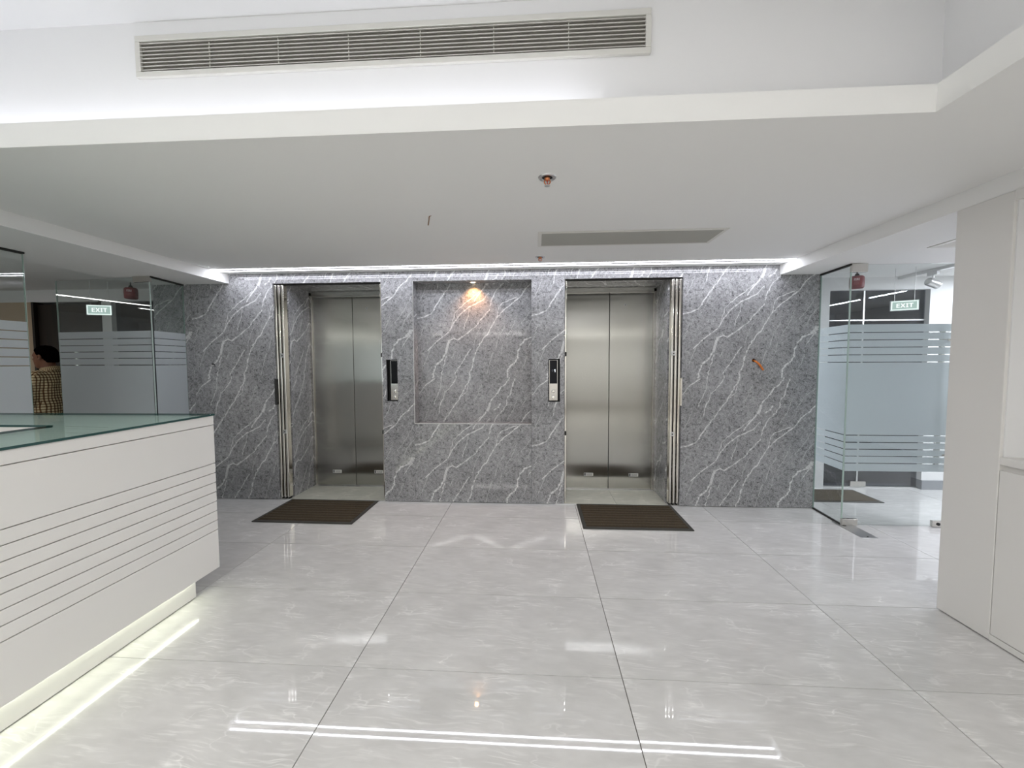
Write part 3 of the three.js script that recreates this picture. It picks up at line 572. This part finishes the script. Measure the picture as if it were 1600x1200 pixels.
{
  const t = thing('track_light', 'small grey spotlight on a ceiling track in the corridor', 'light', [4.62, H, -0.3]);
  part('track', box(-0.018, 0.018, -0.028, 0, -0.36, 0.34), aluminiumM, t);
  part('adapter', box(-0.016, 0.016, -0.06, -0.028, -0.03, 0.07, 0.004), aluminiumM, t); part('stem', cyl(0.006, 0.006, 0.06, 10).translate(0, -0.088, 0.02), aluminiumM, t);
  const h = part('lamp_head', lathe([[0, -0.055], [0.036, -0.055], [0.038, -0.045], [0.038, 0.045], [0.030, 0.055], [0, 0.055]], 28).rotateZ(1.2).translate(0, -0.135, 0.02), aluminiumM, t);
  part('lens', cyl(0.033, 0.033, 0.004, 24).translate(0, -0.056, 0).rotateZ(1.2).translate(0, -0.135, 0.02), led(COOL, 1.0), h);
}
{
  const t = thing('ceiling_diffuser', 'small square-end slot grille in the corridor ceiling beside the cabinet', 'grille', [4.15, H, 0.62]);
  part('frame', mergeGeometries([box(-0.3, 0.4, -0.006, 0, -0.12, -0.09), box(-0.3, 0.4, -0.006, 0, 0.09, 0.12), box(-0.3, -0.26, -0.006, 0, -0.09, 0.09), box(0.36, 0.4, -0.006, 0, -0.09, 0.09)]), grilleM, t);
  part('duct_back', box(-0.26, 0.36, -0.001, 0, -0.09, 0.09), grilleBackM, t);
  for (let i = 0; i < 7; i++) { const s = part('slat', new THREE.BoxGeometry(0.62, 0.002, 0.014), grilleM, t); s.rotation.x = -0.5; s.position.set(0.05, -0.004, -0.077 + i * 0.0257); }
}

// ------------------------------------------------------------------ side lobby beyond the glass, left
const woodTex = dataTexture(256, 512, (u, v) => { const g = fbm(u + fbm(u, v, 3, 2, 3, 5) * 0.1, v, 40, 3, 3, 61), b = 30 + (g - 0.5) * 26; return [b * 1.15, b * 0.85, b * 0.62]; });
const woodM = phys({ name: 'dark_walnut', map: woodTex, roughness: 0.35 });
{
  const w = structure('wall_3', 'lobby wall with beige panel and glazed end behind the reception desk');
  part('header', mbox(WL, -3.0, 2.11, H, ZB - 0.12, ZB), wallM, w);
  part('plaster', mbox(WL, -5.16, 0, 2.11, ZB - 0.12, ZB), beigeM, w);
  part('pier', mbox(-4.28, -4.16, 0, 2.11, ZB - 0.12, ZB), wallM, w);
  part('lining', mbox(-3.12, -3.0, 0, 2.11, ZB - 0.12, ZB), wallM, w);
  const r = structure('wall_4', 'white walls of the unlit room behind the lobby screen'); part('back', mbox(WL, -2.85, 0, H, ZD - 0.15, ZD), wallM, r); part('side', mbox(-3.0, -2.85, 0, H, ZD, ZB), wallM, r);
  const d = structure('door_1', 'dark walnut door behind the person');
  part('leaf', metres(box(-5.14, -4.30, 0.005, 2.09, ZB - 0.08, ZB - 0.03, 0.003)), woodM, d);
  for (const [a, b, c, e] of [[-5.16, -5.13, 0, 2.11], [-4.31, -4.28, 0, 2.11]]) part('jamb', metres(box(a, b, c, e, ZB - 0.1, ZB + 0.01)), woodM, d);
  part('door_handle', tube([[-4.4, 1.0, ZB - 0.03], [-4.4, 1.0, ZB + 0.03], [-4.52, 1.0, ZB + 0.03]], 0.009, 16, 8), steelM, d);
  const s = thing('glazed_screen', 'smoked glass screen in the lobby wall behind the open door', 'window', [-4.16, 0, ZB - 0.06]);
  for (const [a, b] of [[0, 0.5], [0.515, 1.04]]) part('pane', box(a, b, 0.01, 2.1, -0.005, 0.005), smokedM, s);
  part('mullion', box(0.5, 0.515, 0.01, 2.1, -0.012, 0.012), aluminiumM, s); part('sill_rail', box(0, 1.04, 0, 0.012, -0.02, 0.02), aluminiumM, s);
}
exitSign([-3.80, 1.945, -0.2], 0.35, 'lit EXIT sign hanging in the lobby behind the reception desk', 0.22, 0.11);
fireUnit([-3.44, 2.12, -0.2], 'dark red fire unit lettered FIRE hanging in the lobby behind the desk', 0.55);

// ------------------------------------------------------------------ person in the lobby
function capsule(a, b) { const [ax, ay, az, ar] = a, [bx, by, bz, br] = b, dx = bx - ax, dy = by - ay, dz = bz - az, l2 = dx * dx + dy * dy + dz * dz || 1e-9;
  return (x, y, z) => { const t = Math.max(0, Math.min(1, ((x - ax) * dx + (y - ay) * dy + (z - az) * dz) / l2)); return Math.hypot(x - ax - dx * t, y - ay - dy * t, z - az - dz * t) - (ar + (br - ar) * t); }; }
function ellipsoid(cx, cy, cz, rx, ry, rz) { const m = Math.min(rx, ry, rz); return (x, y, z) => (Math.hypot((x - cx) / rx, (y - cy) / ry, (z - cz) / rz) - 1) * m; }
function blend(list, k) { return (x, y, z) => { let d = list[0](x, y, z); for (let i = 1; i < list.length; i++) { const e = list[i](x, y, z), h = Math.max(k - Math.abs(d - e), 0) / k; d = Math.min(d, e) - h * h * k * 0.25; } return d; }; }
const cutAbove = (f, y0) => (x, y, z) => Math.max(f(x, y, z), y - y0), cutBelow = (f, y0) => (x, y, z) => Math.max(f(x, y, z), y0 - y);
function surface(f, c, half, res) {
  const mc = new MarchingCubes(res, groutM, false, false, 60000); mc.isolation = 0;
  for (let k = 0; k < res; k++) for (let j = 0; j < res; j++) for (let i = 0; i < res; i++) mc.field[i + j * res + k * res * res] = -f(c[0] + half * (i / (res / 2) - 1), c[1] + half * (j / (res / 2) - 1), c[2] + half * (k / (res / 2) - 1));
  mc.update();
  const n = mc.count, P = new Float32Array(n * 3), N = new Float32Array(n * 3), e = 0.002;
  for (let i = 0; i < n; i++) {
    const x = c[0] + half * mc.positionArray[3 * i], y = c[1] + half * mc.positionArray[3 * i + 1], z = c[2] + half * mc.positionArray[3 * i + 2];
    P.set([x, y, z], 3 * i);
    const v = new THREE.Vector3(f(x + e, y, z) - f(x - e, y, z), f(x, y + e, z) - f(x, y - e, z), f(x, y, z + e) - f(x, y, z - e)).normalize(); N.set([v.x, v.y, v.z], 3 * i);
  }
  const g = new THREE.BufferGeometry(); g.setAttribute('position', new THREE.BufferAttribute(P, 3)); g.setAttribute('normal', new THREE.BufferAttribute(N, 3));
  const uv = new Float32Array(n * 2);   // cloth laid flat on the side of the body that a triangle faces
  for (let i = 0; i < n; i += 3) { const side = Math.abs(N[3 * i] + N[3 * i + 3] + N[3 * i + 6]) > Math.abs(N[3 * i + 2] + N[3 * i + 5] + N[3 * i + 8]) ? 2 : 0; for (let k = i; k < i + 3; k++) { uv[2 * k] = P[3 * k + side]; uv[2 * k + 1] = P[3 * k + 1]; } }
  g.setAttribute('uv', new THREE.BufferAttribute(uv, 2)); return g;
}
{
  const t = thing('person', 'person with short black hair in a brown and cream checked shirt, seen from behind', 'person', [-4.40, 0, -0.17]); t.rotation.y = -1.38;
  const skinM = phys({ name: 'brown_skin', color: 0x7a4f38, roughness: 0.55 }), hairM = phys({ name: 'black_hair', color: 0x070505, roughness: 1, specularIntensity: 0 });
  const shirtTex = dataTexture(128, 128, (u, v) => { const a = Math.abs(((u * 4) % 1) - 0.5) < 0.2, b = Math.abs(((v * 4) % 1) - 0.5) < 0.17, n = (hash(u * 128 | 0, v * 128 | 0, 3) - 0.5) * 16; return a && b ? [70 + n, 44 + n, 28 + n] : a || b ? [128 + n, 92 + n, 56 + n] : [226 + n, 208 + n, 168 + n]; });
  shirtTex.repeat.set(9, 9);
  const shirtM = std({ name: 'checked_cotton', map: shirtTex, roughness: 0.9 }), trouserM = std({ name: 'dark_trousers', color: 0x25262b, roughness: 0.9 }), shoeM = phys({ name: 'black_leather', color: 0x141212, roughness: 0.35 });
  const hc = [0.0, 1.455, 0.035];     // head centre, facing +z
  const head = blend([ellipsoid(0, 1.475, 0.015, 0.074, 0.086, 0.094), ellipsoid(0, 1.41, 0.05, 0.058, 0.072, 0.062), capsule([0, 1.368, 0.075, 0.030], [0, 1.36, 0.07, 0.034]), capsule([0, 1.42, 0.0, 0.052], [0, 1.25, -0.03, 0.062]), capsule([0, 1.452, 0.106, 0.009], [0, 1.425, 0.122, 0.013]), capsule([-0.03, 1.468, 0.09, 0.012], [0.03, 1.468, 0.09, 0.012])], 0.022);
  const lips = capsule([-0.018, 1.397, 0.104, 0.006], [0.018, 1.397, 0.104, 0.006]);
  const ears = [-1, 1].map((s) => { const o = ellipsoid(s * 0.078, 1.445, 0.005, 0.012, 0.032, 0.019), i = ellipsoid(s * 0.089, 1.447, 0.008, 0.008, 0.018, 0.010); return (x, y, z) => Math.max(o(x, y, z), -i(x, y, z)); });
  const face = (x, y, z) => Math.min(blend([head, lips], 0.006)(x, y, z), ears[0](x, y, z), ears[1](x, y, z));
  // hands: palm and five bent fingers at the end of each forearm
  const hand = (s) => { const wx = s * 0.235, wy = 0.755, wz = 0.10, L = [];
    L.push(capsule([wx, wy, wz, 0.026], [wx, wy - 0.05, wz + 0.02, 0.028]), capsule([wx, wy - 0.05, wz, 0.02], [wx, wy - 0.075, wz + 0.045, 0.022]));
    const palm = blend(L, 0.02), F = [];
    [[-0.022, 0.062], [-0.004, 0.072], [0.014, 0.068], [0.030, 0.052]].forEach(([o, len]) => { const z0 = wz + 0.022 - o * 0.9 + 0.012, a = [wx + s * 0.006, wy - 0.075, z0, 0.0095], b = [wx - s * 0.004, wy - 0.075 - len * 0.55, z0 + 0.008, 0.009], c = [wx - s * 0.028, wy - 0.075 - len * 0.95, z0 + 0.004, 0.0078]; F.push(blend([capsule(a, b), capsule(b, c)], 0.004)); });
    F.push(blend([capsule([wx - s * 0.012, wy - 0.03, wz + 0.035, 0.012], [wx - s * 0.026, wy - 0.06, wz + 0.062, 0.0105]), capsule([wx - s * 0.026, wy - 0.06, wz + 0.062, 0.0105], [wx - s * 0.03, wy - 0.092, wz + 0.066, 0.009])], 0.004));
    const arm = capsule([s * 0.235, 0.98, 0.0, 0.042], [wx, wy, wz, 0.027]);
    return (x, y, z) => blend([arm, palm, (a, b, c) => Math.min(...F.map((q) => q(a, b, c)))], 0.008)(x, y, z); };
  const body = part('body', mergeGeometries([surface(cutBelow(face, 1.26), [0, 1.42, 0.02], 0.19, 100), surface(cutAbove(hand(1), 0.99), [0.235, 0.80, 0.07], 0.215, 110), surface(cutAbove(hand(-1), 0.99), [-0.235, 0.80, 0.07], 0.215, 110)]), skinM, t);
  const eyeM = phys({ name: 'eye', color: 0xe8e0d8, roughness: 0.15 });
  for (const s of [-1, 1]) { const e = part('eye', new THREE.SphereGeometry(0.011, 16, 12).translate(s * 0.03, 1.452, 0.098), eyeM, t); part('iris', new THREE.SphereGeometry(0.0055, 12, 8).translate(s * 0.03, 1.452, 0.1055), hairM, e); }
  const hairOuter = blend([ellipsoid(0, 1.488, 0.008, 0.082, 0.087, 0.102), ellipsoid(0, 1.43, -0.045, 0.066, 0.062, 0.052)], 0.02);
  const hair = (x, y, z) => { const line = 1.497 - Math.max(0, Math.min(1, (0.055 - z) / 0.1)) * 0.105 + (z > 0.03 ? (z - 0.03) * 0.45 : 0); return Math.max(hairOuter(x, y, z) + 0.0018 * Math.sin(x * 260 + z * 90) * Math.sin(y * 210 + x * 60), line - y); };
  part('hair', surface(hair, [0, 1.45, 0], 0.15, 90), hairM, t);
  const torso = blend([capsule([-0.075, 1.17, 0.0, 0.115], [-0.07, 0.93, 0.02, 0.122]), capsule([0.075, 1.17, 0.0, 0.115], [0.07, 0.93, 0.02, 0.122]), ellipsoid(0, 0.98, 0.045, 0.155, 0.17, 0.145), capsule([-0.14, 1.235, -0.012, 0.064], [0.14, 1.235, -0.012, 0.064]), capsule([0, 1.27, -0.02, 0.07], [0, 1.2, 0, 0.09]), capsule([-0.07, 0.9, 0.0, 0.125], [-0.075, 0.74, 0.0, 0.125]), capsule([0.07, 0.9, 0.0, 0.125], [0.075, 0.74, 0.0, 0.125])], 0.06);
  const sleeve = (s) => capsule([s * 0.175, 1.215, -0.01, 0.068], [s * 0.235, 0.965, -0.002, 0.056]);
  const shirt0 = blend([torso, sleeve(1), sleeve(-1)], 0.04);
  const folds = (x, y, z) => shirt0(x, y, z) + 0.0035 * Math.sin(x * 34 + y * 40 + 2) * Math.sin(y * 23 - z * 30);
  const shirt = part('shirt', surface((x, y, z) => Math.max(folds(x, y, z), 0.70 - y, y - 1.312, Math.abs(x) > 0.19 && y < 0.958 ? 0.958 - y : -1), [0, 1.01, 0], 0.36, 110), shirtM, t);
  part('collar', (() => { const g = lathe([[0.062, 0], [0.083, -0.004], [0.086, 0.0], [0.074, 0.036], [0.068, 0.04], [0.062, 0.034]], 36); g.rotateX(0.22); g.scale(1, 1, 1.05); g.translate(0, 1.302, -0.028); return g; })(), shirtM, shirt);
  const leg = (s) => blend([capsule([s * 0.085, 0.80, 0, 0.108], [s * 0.088, 0.45, 0.012, 0.074]), capsule([s * 0.088, 0.45, 0.012, 0.074], [s * 0.09, 0.045, -0.015, 0.062])], 0.03);
  const pants = blend([leg(1), leg(-1), capsule([-0.06, 0.80, 0, 0.115], [0.06, 0.80, 0, 0.115])], 0.03);
  part('trousers', surface((x, y, z) => Math.max(pants(x, y, z), 0.03 - y, y - 0.86), [0, 0.45, 0], 0.47, 110), trouserM, t);
  for (const s of [-1, 1]) { const sh = blend([capsule([s * 0.09, 0.04, -0.055, 0.036], [s * 0.095, 0.034, 0.06, 0.04]), capsule([s * 0.095, 0.034, 0.06, 0.04], [s * 0.1, 0.028, 0.135, 0.03]), capsule([s * 0.09, 0.07, -0.03, 0.036], [s * 0.09, 0.05, 0.0, 0.04])], 0.03); part('shoe', surface((x, y, z) => Math.max(sh(x, y, z), 0.001 - y), [s * 0.09, 0.06, 0.03], 0.17, 60), shoeM, t); }
}

// ------------------------------------------------------------------ lamps of the hall behind the camera and of the side rooms
function linearLamp(x, z, len, ry, y, i, color, lab, group) {
  const t = thing('linear_lamp', lab, 'light', [x, y, z], group); t.rotation.y = ry;
  part('housing', box(-len / 2, len / 2, -0.025, 0, -0.03, 0.03, 0.004), std({ name: 'white_lamp_case', color: 0xf2f2f2, roughness: 0.5 }), t);
  part('diffuser', box(-len / 2 + 0.01, len / 2 - 0.01, -0.028, -0.024, -0.025, 0.025), led(color, 6), t);
  const l = areaLight('linear_area', len - 0.02, 0.05, color, i, [x, y - 0.031, z], [x, 0, z]); l.rotateZ(ry);
}
for (let i = 0; i < 4; i++) linearLamp(-1.2 + i * 0.92, 5.3, 1.05, i % 2 ? 0.7 : -0.7, TOP, LIGHT.rear, NEUTRAL, 'slanting white LED bar of the zigzag row on the tray ceiling', 'zigzag LED bars on the tray ceiling');
for (let i = 0; i < 5; i++) linearLamp(-5 + i * 2.4, 7.7, 1.5, 0, H, LIGHT.rear * 0.8, NEUTRAL, 'straight white LED bar along the far end of the hall', 'LED bars at the far end of the hall');
linearLamp(5.3, 0.6, 1.6, Math.PI / 2, H, LIGHT.right, COOL, 'cool white LED bar on the corridor ceiling behind the cabinet');
linearLamp(-5.2, 1.4, 1.6, Math.PI / 2, H, LIGHT.left, NEUTRAL, 'white LED bar on the lobby ceiling behind the reception desk');

renderer.render(scene, camera);
